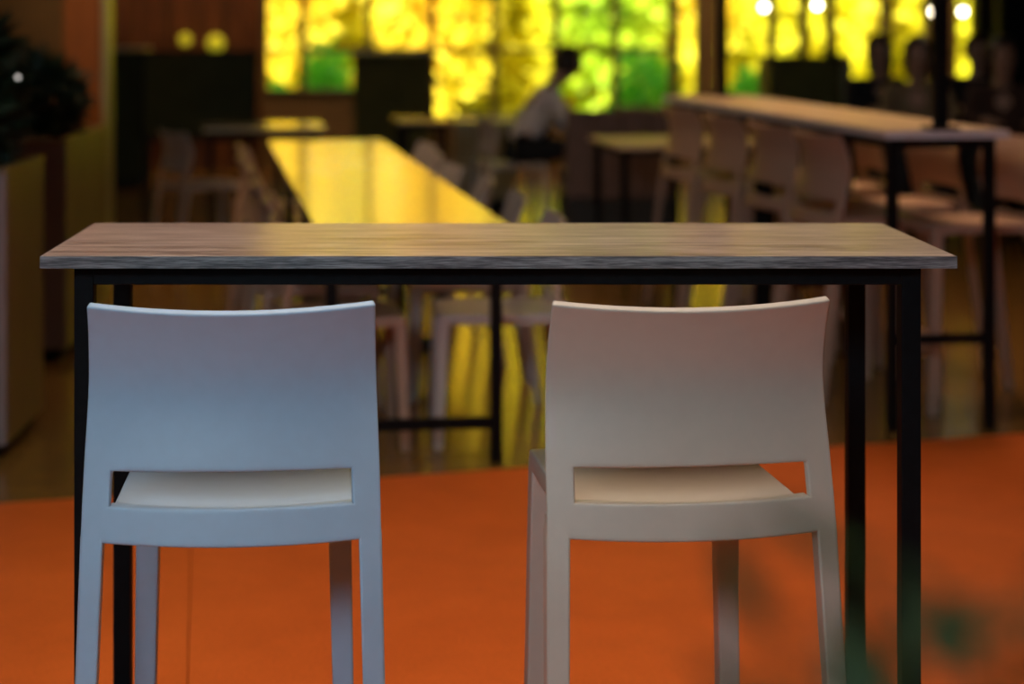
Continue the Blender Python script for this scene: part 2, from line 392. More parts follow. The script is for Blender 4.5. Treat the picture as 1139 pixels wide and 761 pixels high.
def seat_family(name, Hs, mat, footrest):
    root = empty(name)
    # back shell with slot
    us = [-1, -0.985, -0.93, -0.845, -0.812, -0.7, -0.55, -0.4, -0.27, -0.13, 0]
    us = us + [-a for a in us[-2::-1]]
    rs = [-0.050, -0.043, -0.03, -0.015, -0.004, 0.0, 0.048, 0.057, 0.075, 0.10, 0.125, 0.15, 0.175, 0.20, 0.225, 0.25, 0.27, 0.284, 0.291]
    bm = bmesh.new(); grid = []
    for r in rs:
        row = []
        for u in us:
            rr = r
            if r > 0.2: rr = r - 0.010*(1-u*u)*(r-0.2)/0.095
            if r == 0.048: rr = r + 0.003*(1-u*u)
            if r < 0.0: rr = r - 0.003*(1-u*u)
            p = surf(u, rr)
            row.append(bm.verts.new((p.x, p.y, Hs+p.z)))
        grid.append(row)
    for i in range(len(rs)-1):
        for j in range(len(us)-1):
            if rs[i] == 0.0 and us[j] >= -0.812 and us[j+1] <= 0.812: continue
            bm.faces.new((grid[i][j], grid[i][j+1], grid[i+1][j+1], grid[i+1][j]))
    i0 = rs.index(0.0); lip = []
    for j, u in enumerate(us):
        if abs(u) <= 0.812:
            c = grid[i0][j].co
            lip.append((grid[i0][j], bm.verts.new((c.x, c.y+0.016+0.022*u*u, c.z-0.001))))
    for (a, b), (c, d) in zip(lip, lip[1:]): bm.faces.new((a, c, d, b))
    me_o = link_mesh('backrest', bm, mat, root, smooth=True, sharp=None)
    # outward is -Y
    me = me_o.data
    if sum(p.normal.y for p in me.polygons) > 0: me.flip_normals()
    s = me_o.modifiers.new('solid', 'SOLIDIFY'); s.thickness = 0.013; s.offset = -1
    b = me_o.modifiers.new('bevel', 'BEVEL'); b.width = 0.0032; b.segments = 3; b.limit_method = 'ANGLE'; b.angle_limit = R(50); b.use_clamp_overlap = False
    # rear legs
    k = (Hs-0.054)/0.636
    for sgn in (-1, 1):
        bm = bmesh.new()
        a, c = surf(0.845*sgn, -0.054), surf(1.0*sgn, -0.054)
        zt = Hs-0.052; off = Vector((0.015*sgn*k, -0.080*k, 0))
        n = 6; rings = []
        for i in range(n+1):
            f = i/n
            w = 1-0.16*f
            cx_ = (a.x+c.x)/2+off.x*f; h = abs(c.x-a.x)/2*w
            ya = a.y+off.y*f; yc = c.y+off.y*f
            dp = 0.034*(1-0.2*f); z = zt*(1-f)
            xi, xo = cx_-sgn*h, cx_+sgn*h
            if i == 0:
                for dz, push in ((0.034, 0.004), (0.016, 0.001), (0.006, -0.0004)):
                    rr = -0.052+dz
                    a1, c1 = surf(0.845*sgn, rr), surf(1.0*sgn, rr)
                    e = 0.0015 if dz > 0.01 else 0.0
                    rings.append([bm.verts.new(p) for p in ((a1.x+sgn*e, a1.y+push, z+dz), (c1.x-sgn*e, c1.y+push, z+dz), (c1.x-sgn*e, c1.y+dp*(1-dz*9), z+dz), (a1.x+sgn*e, a1.y+dp*(1-dz*9), z+dz))])
                continue
            rings.append([bm.verts.new(p) for p in ((xi, ya, z), (xo, yc, z), (xo, yc+dp, z), (xi, ya+dp, z))])
        for r0, r1 in zip(rings, rings[1:]):
            for q in range(4): bm.faces.new((r0[q], r0[(q+1) % 4], r1[(q+1) % 4], r1[q]))
        bm.faces.new(rings[0][::-1]); bm.faces.new(rings[-1])
        link_mesh('leg', bm, mat, root, smooth=True, bevel=0.004, seg=3, sharp=50)
    # seat
    bm = bmesh.new(); nx, ny = 14, 14; rows = []
    for j in range(ny+1):
        v_ = j/ny; row = []
        for i in range(nx+1):
            u = -1+2*i/nx
            hw = 0.180-0.002*v_
            yr = surf(u*0.82, 0.0).y+0.017+0.015*u*u
            y = yr+(0.408-yr)*v_ - 0.02*max(0, abs(u)-0.8)*5*0.4*max(0, v_-0.85)/0.15
            z = Hs - 0.015 - 0.009*(1-u*u)*math.sin(math.pi*min(1, v_*1.05)) - 0.003*max(0, v_-0.8)/0.2*max(0, v_-0.8)/0.2
            row.append(bm.verts.new((hw*u, y, z)))
        rows.append(row)
    for j in range(ny):
        for i in range(nx): bm.faces.new((rows[j][i], rows[j][i+1], rows[j+1][i+1], rows[j+1][i]))
    so = link_mesh('seat', bm, mat, root, smooth=True, sharp=None)
    if sum(p.normal.z for p in so.data.polygons) < 0: so.data.flip_normals()
    s = so.modifiers.new('solid', 'SOLIDIFY'); s.thickness = 0.034; s.offset = -1
    b = so.modifiers.new('bevel', 'BEVEL'); b.width = 0.005; b.segments = 3; b.limit_method = 'ANGLE'; b.angle_limit = R(50)
    # front legs
    for sgn in (-1, 1):
        bm = bmesh.new()
        zt = Hs-0.030
        x1, x0 = 0.178, 0.138
        o = 0.010*k
        hexa(bm, [(sgn*(x0+o+0.008), 0.376+0.01, 0), (sgn*(x1+o), 0.376+0.01, 0), (sgn*(x1+o), 0.404+0.02*k, 0), (sgn*(x0+o+0.008), 0.404+0.02*k, 0),
                  (sgn*x0, 0.366, zt), (sgn*x1, 0.366, zt), (sgn*x1, 0.404, zt), (sgn*x0, 0.404, zt)])
        link_mesh('leg', bm, mat, root, bevel=0.004, seg=3)
    if footrest:
        link_mesh('footrest', box_bm(-0.152, 0.152, 0.383, 0.411, 0.20, 0.235), mat, root, bevel=0.004)
    return root

def ring_place(o, back_xy, rz): o.location = (back_xy[0], back_xy[1], 0); o.rotation_euler = (0, 0, rz)

d_r = 2.645
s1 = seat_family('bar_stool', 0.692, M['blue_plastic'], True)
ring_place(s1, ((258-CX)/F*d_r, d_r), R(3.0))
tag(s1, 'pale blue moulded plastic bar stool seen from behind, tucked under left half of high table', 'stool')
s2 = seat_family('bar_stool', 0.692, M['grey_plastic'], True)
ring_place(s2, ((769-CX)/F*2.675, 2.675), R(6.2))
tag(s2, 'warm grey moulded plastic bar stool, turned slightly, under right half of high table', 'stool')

# stools at the high tables on the right
stool0 = seat_family('bar_stool', 0.692, M['warm_tint_plastic'], True)
ordn = ['nearest', 'second', 'third', 'farthest']
first = True
rng = random.Random(5)
for i, d in enumerate((6.78, 7.36, 8.03, 8.74)):
    o = stool0 if first else copy_tree(stool0); first = False
    X = 1.45-TS*(d-7.0)
    ring_place(o, (X, d), -math.pi/2+SK+R(4+rng.uniform(-3, 3)))
    tag(o, '%s beige stool on the left side of the high tables at right, seen from behind' % ordn[i], 'stool', 'stools along the left side of the high tables')
for i, d in enumerate((6.62, 7.30, 8.0, 8.7)):
    o = copy_tree(stool0)
    X = 2.18-TS*(d-6.6)
    ring_place(o, (X, d), math.pi/2+SK+R(rng.uniform(-5, 5)))
    tag(o, '%s beige stool on the far right side of the high tables, facing left' % ordn[i], 'stool', 'stools along the right side of the high tables')

# chairs at the long low tables
chair_w = seat_family('plastic_chair', 0.455, M['white_plastic'], False)
chair_b = seat_family('plastic_chair', 0.455, M['warm_tint_plastic'], False)
ordc = ['nearest', 'second', 'third', 'fourth', 'fifth', 'sixth']
for side in (0, 1):
    pr = chair_b if side == 0 else chair_w
    for i in range(6):
        o = pr if i == 0 else copy_tree(pr)
        s = 0.40+0.71*i
        c = near + ldir*s + lright*((-0.44 if side == 0 else 0.50) + rng.uniform(-0.03, 0.03))
        ring_place(o, (c.x, c.y), (-math.pi/2 if side == 0 else math.pi/2)+SK+R(rng.uniform(-6, 6)))
        if side == 0:
            lb = '%s chair shaded brown along the left side of the long yellow-lit tables' % ordc[i]
        else:
            lb = '%s whitish chair along the right side of the long yellow-lit tables' % ordc[i]
        tag(o, lb, 'chair', 'chairs along the long low tables')

# table and chair at the back left
def small_table(loc, L, D, rz, lb, mat='long_top'):
    t = table(L, D, 0.75, 0.146, M[mat], None, leg=0.034, thick=0.025, inset=(0.03, 0.03))
    t.name = 'dining_table'
    t.location = loc; t.rotation_euler = (0, 0, rz); tag(t, lb, 'table')
    return t
small_table((-1.02, 11.35, 0), 0.75, 0.7, SK, 'small square yellowish table at back left, beside the pale chair')
small_table((-0.02, 12.1, 0), 0.36, 0.5, SK, 'small table past the far end of the long yellow-lit tables, before the windows')
o = copy_tree(chair_w); ring_place(o, (-1.50, 10.7), -math.pi/2+R(30)); o['group'] = ''
del o['group']
tag(o, 'pale chair standing alone at back left, in front of the dark screen', 'chair')
small_table((1.40, 9.9, 0), 0.85, 0.75, SK, 'low tan table in front of the brown bench, left of high tables', 'tan_top')

# bench with a high brown back, near side of that table
bn = empty('bench', (1.22, 11.15, 0), R(2))
bm = bmesh.new()
for i in range(4): box(bm, -0.34+0.17*i+0.002, -0.34+0.17*(i+1)-0.002, 0, 0.09, 0.30, 0.85)
link_mesh('backrest', bm, M['brown_leather'], bn, bevel=0.015, seg=3)
link_mesh('seat', box_bm(-0.34, 0.34, 0.092, 0.55, 0.34, 0.46), M['brown_leather'], bn, bevel=0.02, seg=3)
link_mesh('plinth', box_bm(-0.33, 0.33, 0.01, 0.52, 0, 0.298), M['dark_plastic'], bn, bevel=0.004)
tag(bn, 'brown upholstered bench seen from behind, right of the person in white shirt', 'bench')

# cabinets and screens
def screen():
    r = empty('freestanding_screen', ((222-CX)/F*12.2, 12.2, 0))
    link_mesh('panel', box_bm(-0.37, 0.37, -0.02, 0.02, 0.62, 1.18), M['darkgreen'], r, bevel=0.004)
    link_mesh('panel_frame', frame_bm(-0.39, 0.39, 0.60, 1.20, 0.02, 0.028), M['black'], r)
    for s in (-1, 1):
        l = link_mesh('leg', box_bm(s*0.35-0.02, s*0.35+0.02, -0.02, 0.02, 0.04, 0.60), M['black'], r)
        link_mesh('foot', box_bm(s*0.35-0.025, s*0.35+0.025, -0.22, 0.22, 0, 0.04), M['black'], l, bevel=0.004)
    tag(r, 'dark green rectangular screen on black legs before the reddish wood wall', 'screen')
def frame_bm(x0, x1, z0, z1, w, t):
    bm = bmesh.new()
    box(bm, x0, x1, -t, t, z0, z0+w); box(bm, x0, x1, -t, t, z1-w, z1)
    box(bm, x0, x0+w, -t, t, z0+w, z1-w); box(bm, x1-w, x1, -t, t, z0+w, z1-w)
    return bm
screen()

def cabinet(x0, x1, d, dep, H, body, topm, ndoor, lb, ):
    r = empty('cabinet', ((x0+x1)/2, d, 0)); w = (x1-x0)/2
    link_mesh('plinth', box_bm(-w+0.03, w-0.03, 0.03, dep-0.02, 0, 0.07), M['black'], r)
    link_mesh('body', box_bm(-w, w, 0.02, dep, 0.07, H-0.03), body, r, bevel=0.003)
    link_mesh('worktop', box_bm(-w-0.01, w+0.01, -0.01, dep+0.01, H-0.03, H), topm, r, bevel=0.003)
    for i in range(ndoor):
        a = -w+2*w*i/ndoor; b = a+2*w/ndoor
        dd = link_mesh('door', box_bm(a+0.003, b-0.003, 0.0, 0.019, 0.075, H-0.035), body, r, bevel=0.002)
        hx = b-0.05 if i % 2 == 0 else a+0.05
        link_mesh('handle', box_bm(hx-0.006, hx+0.006, -0.022, 0.0, H*0.62, H*0.62+0.12), M['black'], dd, bevel=0.003)
    tag(r, lb, 'cabinet')
k = 15.0/F
cabinet((121-CX)*k, (159-CX)*k, 15.0, 0.4, CAMZ-(53-CY)*k, M['darkgreen'], M['beige'], 1, 'tall dark cabinet with paler top, between wood pillar and dark green screen')
k = 15.6/F
cabinet((393-CX)*k, (479-CX)*k, 15.6, 0.5, CAMZ-(59-CY)*k, M['olive'], M['olive'], 2, 'dark olive cabinet standing against the left half of the big windows')
k = 13.4/F
cabinet((506-CX)*k, (575-CX)*k, 13.4, 0.45, CAMZ-(135-CY)*k, M['beige'], M['beige'], 2, 'low beige cabinet under the windows, left of the person in white')
k = 13.0/F
cabinet((856-CX)*k, (936-CX)*k, 13.0, 0.45, CAMZ-(64-CY)*k, M['olive'], M['olive'], 2, 'dark green cabinet behind the high tables, left of the dark seated people')
link_o = struct('trim_3', box_bm((938-CX)*k, (951-CX)*k, 13.1, 13.3, 0, CAMZ-(62-CY)*k), M['beige'])

# ------------------------------------------------------------------ plants
def leaf(bm, p, d, L, W, roll=0.0):
    d = d.normalized()
    up = Vector((0, 0, 1))
    s = d.cross(up)
    s = s.normalized() if s.length > 1e-3 else Vector((1, 0, 0))
    s = (Matrix.Rotation(roll, 3, d) @ s)
    nrm = s.cross(d)
    a = bm.verts.new(p); b = bm.verts.new(p+d*L*0.45+s*W*0.5-nrm*W*0.12); c = bm.verts.new(p+d*L); e = bm.verts.new(p+d*L*0.45-s*W*0.5-nrm*W*0.12)
    m = bm.verts.new(p+d*L*0.5+nrm*W*0.08)
    bm.faces.new((a, b, m)); bm.faces.new((b, c, m)); bm.faces.new((c, e, m)); bm.faces.new((e, a, m))

def rdir(rg):
    z = rg.uniform(-1, 1); a = rg.uniform(0, 2*math.pi); r = math.sqrt(1-z*z)
    return Vector((r*math.cos(a), r*math.sin(a), z))

def bush_bm(rg, n, c, rad, L, W, shell=0.5):
    bm = bmesh.new()
    for _ in range(n):
        v_ = rdir(rg); q = rg.uniform(shell, 1.0)
        p = Vector((c[0]+v_.x*rad[0]*q, c[1]+v_.y*rad[1]*q, c[2]+v_.z*rad[2]*q))
        d = (v_*0.8+rdir(rg)*0.8+Vector((0, 0, 0.2)))
        leaf(bm, p, d, L*rg.uniform(0.7, 1.3), W*rg.uniform(0.7, 1.3), rg.uniform(-1.5, 1.5))
    return bm

def raw(name, bm, mat, parent):
    me = bpy.data.meshes.new(name); bm.to_mesh(me); bm.free(); me.materials.append(mat)
    o = bpy.data.objects.new(name, me); COL.objects.link(o); o.parent = parent
    return o

def planter(xr_, d0, dep, H, wdt, lb):
    r = empty('planter_box', (xr_-wdt/2, d0, 0)); w = wdt/2
    bm = bmesh.new()
    box(bm, w-0.02, w, 0.02, dep, 0.05, H); box(bm, -w, -w+0.02, 0.02, dep, 0.05, H)
    box(bm, -w+0.02, w-0.02, dep-0.02, dep, 0.05, H); box(bm, -w+0.02, w-0.02, 0.02, dep-0.02, 0.05, 0.07)
    link_mesh('side_panels', bm, M['planter'], r, bevel=0.002)
    link_mesh('front_panel', box_bm(-w, w, 0, 0.0195, 0.05, H), M['planter_front'], r, bevel=0.002)
    link_mesh('plinth', box_bm(-w+0.03, w-0.03, 0.03, dep-0.03, 0, 0.0495), M['black'], r)
    link_mesh('rim', rim_bm(w, dep, H), M['planter'], r, bevel=0.002)
    link_mesh('soil', box_bm(-w+0.021, w-0.021, 0.021, dep-0.021, 0.071, H-0.05), M['soil'], r)
    tag(r, lb, 'planter', 'planter boxes on the left')
    return r
def rim_bm(w, dep, H):
    bm = bmesh.new(); z0, z1 = H+0.0003, H+0.018
    box(bm, -w-0.005, w+0.005, -0.005, 0.035, z0, z1); box(bm, -w-0.005, w+0.005, dep-0.035, dep+0.005, z0, z1)
    box(bm, -w-0.005, -w+0.035, 0.035, dep-0.035, z0, z1); box(bm, w-0.035, w+0.005, 0.035, dep-0.035, z0, z1)
    return bm
planter(-1.330, 5.72, 0.56, 0.915, 0.95, 'nearest wooden planter box at the left edge, with mauve front panel')
planter(-1.475, 7.40, 0.95, 0.90, 0.95, 'second wooden planter box on the left, in front of the wood pillar')

def plant(name, loc, crown, n, L, W, mat, lb, seed, stems=5, cat='plant', group=None, lime=0):
    rg = random.Random(seed)
    r = empty(name, loc)
    c, rad = crown
    raw('foliage', bush_bm(rg, n, c, rad, L, W), M[mat], r)
    if lime: raw('lit_leaves', bush_bm(rg, lime, (c[0], c[1], c[2]+rad[2]*0.6), (rad[0]*0.6, rad[1]*0.6, rad[2]*0.4), L, W), M['litleaf'], r)  # lime counts the leaves whose colour stands for light
    bm = bmesh.new()
    for i in range(stems):
        a = i*2*math.pi/stems
        e = Vector((c[0]+rad[0]*0.5*math.cos(a), c[1]+rad[1]*0.5*math.sin(a), c[2]+rad[2]*0.3))
        tube(bm, [(0.03*math.cos(a), 0.03*math.sin(a), 0), (e.x*0.4, e.y*0.4, e.z*0.5), e], [0.012, 0.009, 0.004], 6)
    link_mesh('stem', bm, M['stem'], r, smooth=True)
    tag(r, lb, cat, group)
    return r
plant('potted_shrub', (-1.62, 6.0, 0.89), ((0.03, 0, 0.28), (0.24, 0.24, 0.26)), 800, 0.11, 0.05, 'darkleaf', 'dark leafy shrub in the nearest planter box at the left edge', 1, group='dark shrubs in the planters', lime=25)
plant('potted_shrub', (-1.72, 7.8, 0.89), ((0.05, 0, 0.17), (0.16, 0.22, 0.16)), 500, 0.11, 0.05, 'darkleaf', 'dark leafy shrub in the second planter box, beside the wood pillar', 2, group='dark shrubs in the planters')
q = at(20, 86, 5.78)
bu = empty('glow_speck', (q.x, q.y, q.z))  # tiny emissive white ball on a stake
bm = bmesh.new(); bmesh.ops.create_uvsphere(bm, u_segments=12, v_segments=8, radius=0.006)
M['dimspeck'] = emit('small_white_glow', (0.9, 0.86, 0.8), 1.6)
link_mesh('globe', bm, M['dimspeck'], bu, smooth=True)
bm = bmesh.new(); tube(bm, [(0, 0, -0.26), (0, 0, -0.011)], 0.002, 6); link_mesh('stake', bm, M['black'], bu)
tag(bu, 'tiny white glowing speck on a thin stake in front of dark shrub at the left edge', 'light')

# blurred green plant right in front of the lens, lower right
fp = empty('potted_plant', (0.21, 0.60, 0))
bm = bmesh.new(); lathe(bm, [(0.11, 0), (0.15, 0.02), (0.17, 0.42), (0.18, 0.45), (0.155, 0.45), (0.15, 0.41)], 32)
link_mesh('pot', bm, M['terracotta'], fp, smooth=True)
bm = bmesh.new(); rg = random.Random(11)
sb = bmesh.new()
for (ex, ey, ez) in ((-0.075, 0.02, 1.155), (-0.03, -0.04, 1.185), (0.02, 0.0, 1.165), (-0.05, 0.06, 1.20), (0.0, 0.04, 1.125), (0.05, -0.02, 1.15), (-0.02, 0.01, 1.15), (-0.09, 0.0, 1.19), (-0.06, -0.02, 1.225), (0.0, 0.02, 1.21), (0.03, 0.05, 1.19), (-0.04, 0.03, 1.17), (0.01, -0.05, 1.19), (0.06, 0.03, 1.17), (0.045, 0.0, 1.20), (0.02, 0.03, 1.14), (-0.01, -0.03, 1.13), (0.07, 0.02, 1.14), (-0.05, -0.04, 1.14), (0.09, 0.0, 1.11), (0.075, 0.04, 1.16), (0.10, 0.02, 1.14), (0.03, -0.03, 1.11), (-0.005, 0.03, 1.19), (0.12, 0.02, 1.16), (0.13, -0.02, 1.12), (0.11, 0.05, 1.10), (0.09, -0.01, 1.18), (0.14, 0.03, 1.14)):
    a = Vector((ex*0.3, ey*0.3, 0.40)); e = Vector((ex, ey, ez))
    tube(sb, [a, a.lerp(e, 0.5)+Vector((0.01, 0, 0)), e], [0.004, 0.003, 0.0012], 6)
    for j in range(9):
        f = 1-j*0.035
        p = a.lerp(e, f)
        ang = j*2.4+ex*50
        leaf(bm, p, Vector((math.cos(ang), math.sin(ang)*0.6, 0.45)), 0.055, 0.022, rg.uniform(-0.5, 0.5))
raw('foliage', bm, M['midleaf'], fp)
link_mesh('stem', sb, M['midleaf'], fp, smooth=True)
tag(fp, 'thin-leaved green plant very close to the viewer, blurred at lower right', 'plant')

# plant tops behind the dark cabinet on the right
plant('cabinet_plant', ((885-CX)/F*13.2, 13.25, CAMZ-40*13/F), ((0, 0, 0.015), (0.09, 0.1, 0.025)), 80, 0.04, 0.02, 'darkleaf', 'low dark plant on the left end of cabinet behind the high tables', 5, 3)
plant('cabinet_plant', ((925-CX)/F*13.2, 13.25, CAMZ-40*13/F), ((0, 0, 0.02), (0.06, 0.1, 0.03)), 80, 0.04, 0.02, 'darkleaf', 'dark plant on the right end of cabinet behind the high tables', 6, 3)

# ------------------------------------------------------------------ lamps and glowing globes
def pendant(px, py, d, rad, lb):
    c = at(px, py, d)
    r = empty('pendant_lamp', (c.x, c.y, c.z))
    bm = bmesh.new(); bmesh.ops.create_uvsphere(bm, u_segments=20, v_segments=12, radius=rad)
    link_mesh('bulb', bm, M['lampglass'], r, smooth=True)
    bm = bmesh.new(); lathe(bm, [(0.014, rad*0.9), (0.02, rad*0.95), (0.02, rad+0.05), (0.008, rad+0.06)], 12)
    link_mesh('socket', bm, M['black'], r)
    bm = bmesh.new(); tube(bm, [(0, 0, rad+0.06), (0, 0, ZC-c.z)], 0.003, 6); link_mesh('cord', bm, M['black'], r)
    tag(r, lb, 'lamp', 'glowing pendant bulbs')
pendant(850, 8, 11.0, 0.024, 'leftmost glowing bulb at the top, above the dark green cabinet')
pendant(909, 6, 11.0, 0.024, 'glowing bulb second from the left, above right end of the dark cabinet')
pendant(1039, 13, 11.4, 0.024, 'glowing bulb half hidden just left of the thick black post')
pendant(1071, 13, 11.4, 0.024, 'rightmost glowing bulb, just right of the thick black post')
def wall_glow(px, py, rad, lb):  # emissive yellow ball on a wall bracket
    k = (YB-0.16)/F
    r = empty('wall_globe', ((px-CX)*k, YB-0.16, CAMZ-(py-CY)*k))
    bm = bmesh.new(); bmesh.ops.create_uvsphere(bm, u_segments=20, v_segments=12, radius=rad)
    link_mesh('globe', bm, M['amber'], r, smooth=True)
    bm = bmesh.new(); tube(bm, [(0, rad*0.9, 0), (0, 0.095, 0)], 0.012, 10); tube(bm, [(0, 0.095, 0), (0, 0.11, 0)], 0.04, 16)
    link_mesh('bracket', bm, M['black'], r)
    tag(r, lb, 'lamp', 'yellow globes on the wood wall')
wall_glow(206, 44, 0.06, 'smaller dim yellow globe on the wood wall above dark screen')
wall_glow(240, 48, 0.085, 'larger yellow-green globe on the wood wall, nearest the windows')

# ------------------------------------------------------------------ people
def skin_obj(name, verts, edges, radii, mat, parent, root=0, sub=2):
    bm = bmesh.new(); ly = bm.verts.layers.skin.verify()
    vs = [bm.verts.new(v_) for v_ in verts]
    for i, v_ in enumerate(vs):
        r = radii[i]; v_[ly].radius = (r, r) if not isinstance(r, tuple) else r
        v_[ly].use_root = (i == root)
    for a, b in edges: bm.edges.new((vs[a], vs[b]))
    me = bpy.data.meshes.new(name); bm.to_mesh(me); bm.free(); me.materials.append(mat)
    o = bpy.data.objects.new(name, me); COL.objects.link(o); o.parent = parent
    m = o.modifiers.new('skin', 'SKIN'); m.use_smooth_shade = True
    if sub:
        s = o.modifiers.new('sub', 'SUBSURF'); s.levels = sub; s.render_levels = sub
    return o

def person(loc, rz, lean, shirt, trousers, hair_mat, lb, arm_z=0.77, reach=0.46, long_hair=False, seat=0.455):
    """seated figure, faces +Y; origin on the floor under the hips"""
    r = empty('person', loc, rz)
    z0 = seat+0.085
    def sp(t): return Vector((0, math.sin(lean)*t, z0+math.cos(lean)*t))
    V = []; E = []; RD = []
    def add(p, rad, par=None):
        V.append(Vector(p)); RD.append(rad); i = len(V)-1
        if par is not None: E.append((par, i))
        return i
    pel = add(sp(0), (0.13, 0.10)); w1 = add(sp(0.16), (0.125, 0.095), pel); ch = add(sp(0.34), (0.145, 0.105), w1); nb = add(sp(0.465), 0.055, ch)
    hf = Vector((0, 0.03, 0))
    nk = add(sp(0.53)+hf*0.4, 0.05, nb); h1 = add(sp(0.58)+hf, (0.066, 0.075), nk); h2 = add(sp(0.65)+hf*1.2, (0.075, 0.092), h1); h3 = add(sp(0.72)+hf*0.9, (0.066, 0.082), h2); h4 = add(sp(0.755)+hf*0.8, (0.035, 0.045), h3)
    sl = []
    for s in (-1, 1):
        sh = add(sp(0.42)+Vector((0.165*s, 0, 0)), 0.052, ch)
        el = add(Vector((0.215*s, sp(0.3).y+0.17, max(arm_z+0.015, z0+0.17))), 0.040, sh)
        wr = add(Vector((0.13*s, sp(0.3).y+reach-0.10, arm_z+0.02)), 0.026, el)
        pm = add(Vector((0.115*s, sp(0.3).y+reach-0.03, arm_z+0.016)), (0.036, 0.016), wr)
        for q in range(4):
            x = 0.115*s+(q-1.5)*0.019; ln = (0.065, 0.078, 0.072, 0.056)[q if s < 0 else 3-q]
            f1 = add(Vector((x, sp(0.3).y+reach+0.01, arm_z+0.020)), 0.009, pm)
            f2 = add(Vector((x, sp(0.3).y+reach+0.01+ln*0.55, arm_z+0.020)), 0.008, f1)
            add(Vector((x, sp(0.3).y+reach+0.01+ln, arm_z+0.010)), 0.007, f2)
        t1 = add(Vector((0.115*s-0.04*s, sp(0.3).y+reach-0.035, arm_z+0.018)), 0.010, pm)
        add(Vector((0.115*s-0.058*s, sp(0.3).y+reach-0.005, arm_z+0.014)), 0.008, t1)
        hp = add(Vector((0.095*s, 0.06, z0-0.01)), 0.085, pel)
        kn = add(Vector((0.12*s, 0.43, z0-0.02)), 0.060, hp)
        an = add(Vector((0.12*s, 0.38, 0.085)), 0.038, kn)
        he = add(Vector((0.12*s, 0.41, 0.04)), 0.034, an)
        add(Vector((0.125*s, 0.54, 0.03)), 0.026, he)
        sl.append((sh, el, wr, hp, kn, an))
    # nose
    add(V[h2]+Vector((0, 0.098, -0.012)), 0.012, h2)
    skin_obj('body', V, E, RD, M['skin'], r)
    # garments: slightly fuller surfaces along the same bones
    g = 1.10
    vs = [V[pel], V[w1], V[ch], sp(0.45)]; es = [(0, 1), (1, 2), (2, 3)]; rd = [(0.14*g, 0.11*g), (0.135*g, 0.105*g), (0.155*g, 0.115*g), 0.07]
    for (sh, el, wr, hp, kn, an) in sl:
        n_ = len(vs); vs += [V[sh], V[el], V[el].lerp(V[wr], 0.85)]; es += [(2, n_), (n_, n_+1), (n_+1, n_+2)]; rd += [0.066, 0.052, 0.042]
    skin_obj('shirt', vs, es, rd, shirt, r)
    vs = [V[pel]+Vector((0, 0, -0.005))]; es = []; rd = [(0.145*g, 0.105*g)]
    for (sh, el, wr, hp, kn, an) in sl:
        n_ = len(vs); vs += [V[hp], V[kn], V[an]+Vector((0, 0, 0.03))]; es += [(0, n_), (n_, n_+1), (n_+1, n_+2)]; rd += [0.097, 0.073, 0.056]
    skin_obj('trousers', vs, es, rd, trousers, r)
    for (sh, el, wr, hp, kn, an) in sl:
        x = V[an].x
        skin_obj('shoe', [(x, 0.35, 0.052), (x, 0.43, 0.050), (x, 0.55, 0.038)], [(0, 1), (1, 2)], [0.046, 0.046, 0.036], M['cloth_black'], r)
    # hair: cap over the top and back of the head
    bm = bmesh.new(); bmesh.ops.create_uvsphere(bm, u_segments=20, v_segments=14, radius=1)
    c = V[h2]+Vector((0, -0.008, 0.022))
    bmesh.ops.delete(bm, geom=[v_ for v_ in bm.verts if (v_.co.y > 0.35 and v_.co.z < 0.35) or v_.co.z < -0.75], context='VERTS')
    for v_ in bm.verts: v_.co = c+Vector((v_.co.x*0.090, v_.co.y*0.108, v_.co.z*(0.112 if v_.co.z > 0 or not long_hair else 0.26)))
    ho = link_mesh('hair', bm, hair_mat, r, smooth=True, sharp=None)
    sm = ho.modifiers.new('solid', 'SOLIDIFY'); sm.thickness = 0.012; sm.offset = 0
    for s in (-1, 1):
        bm = bmesh.new(); bmesh.ops.create_uvsphere(bm, u_segments=10, v_segments=8, radius=0.011)
        e = link_mesh('eye', bm, M['eye'], r, smooth=True); e.location = V[h2]+Vector((0.03*s, 0.083, 0.012))
        bm = bmesh.new(); bmesh.ops.create_uvsphere(bm, u_segments=10, v_segments=8, radius=0.024)
        for v_ in bm.verts: v_.co.x *= 0.4
        e = link_mesh('ear', bm, M['skin'], r, smooth=True); e.location = V[h2]+Vector((0.080*s, -0.005, -0.012))
    bm = bmesh.new(); bmesh.ops.create_uvsphere(bm, u_segments=10, v_segments=8, radius=0.02)
    for v_ in bm.verts: v_.co.z *= 0.25; v_.co.y *= 0.4
    e = link_mesh('mouth', bm, M['cloth_brown'], r, smooth=True); e.location = V[h2]+Vector((0, 0.088, -0.045))
    tag(r, lb, 'person')
    return r

P1 = ((576-CX)/F*12.3, 12.3, 0)
person(P1, -math.pi/2+R(8), R(30), M['shirt_white'], M['cloth_black'], M['hair'], 'seated dark-haired person in a white shirt and dark trousers, leaning forward before the windows', arm_z=0.62, reach=0.30)
o = copy_tree(chair_w); ring_place(o, (P1[0]-0.24, P1[1]-0.05), -math.pi/2+R(12)); del o['group']
tag(o, 'chair under the seated person in the white shirt', 'chair')
chair_d = seat_family('plastic_chair', 0.455, M['dark_plastic'], False)
ppl = [(972, 12.7, math.pi*1.03, R(8), M['cloth_black'], 'seated person in black at the right, closest to the dark green cabinet', True),
       (1018, 11.6, math.pi*0.95, R(10), M['cloth_cream'], 'long-haired seated person in pale top, just left of the thick black post', True),
       (1112, 11.3, math.pi*0.95, R(10), M['cloth_brown'], 'seated person in brownish top near the right edge, past the thick black post', False),
       (1085, 12.75, math.pi*0.95, R(6), M['cloth_black'], 'dark seated person far back between thick black post and right edge', False)]
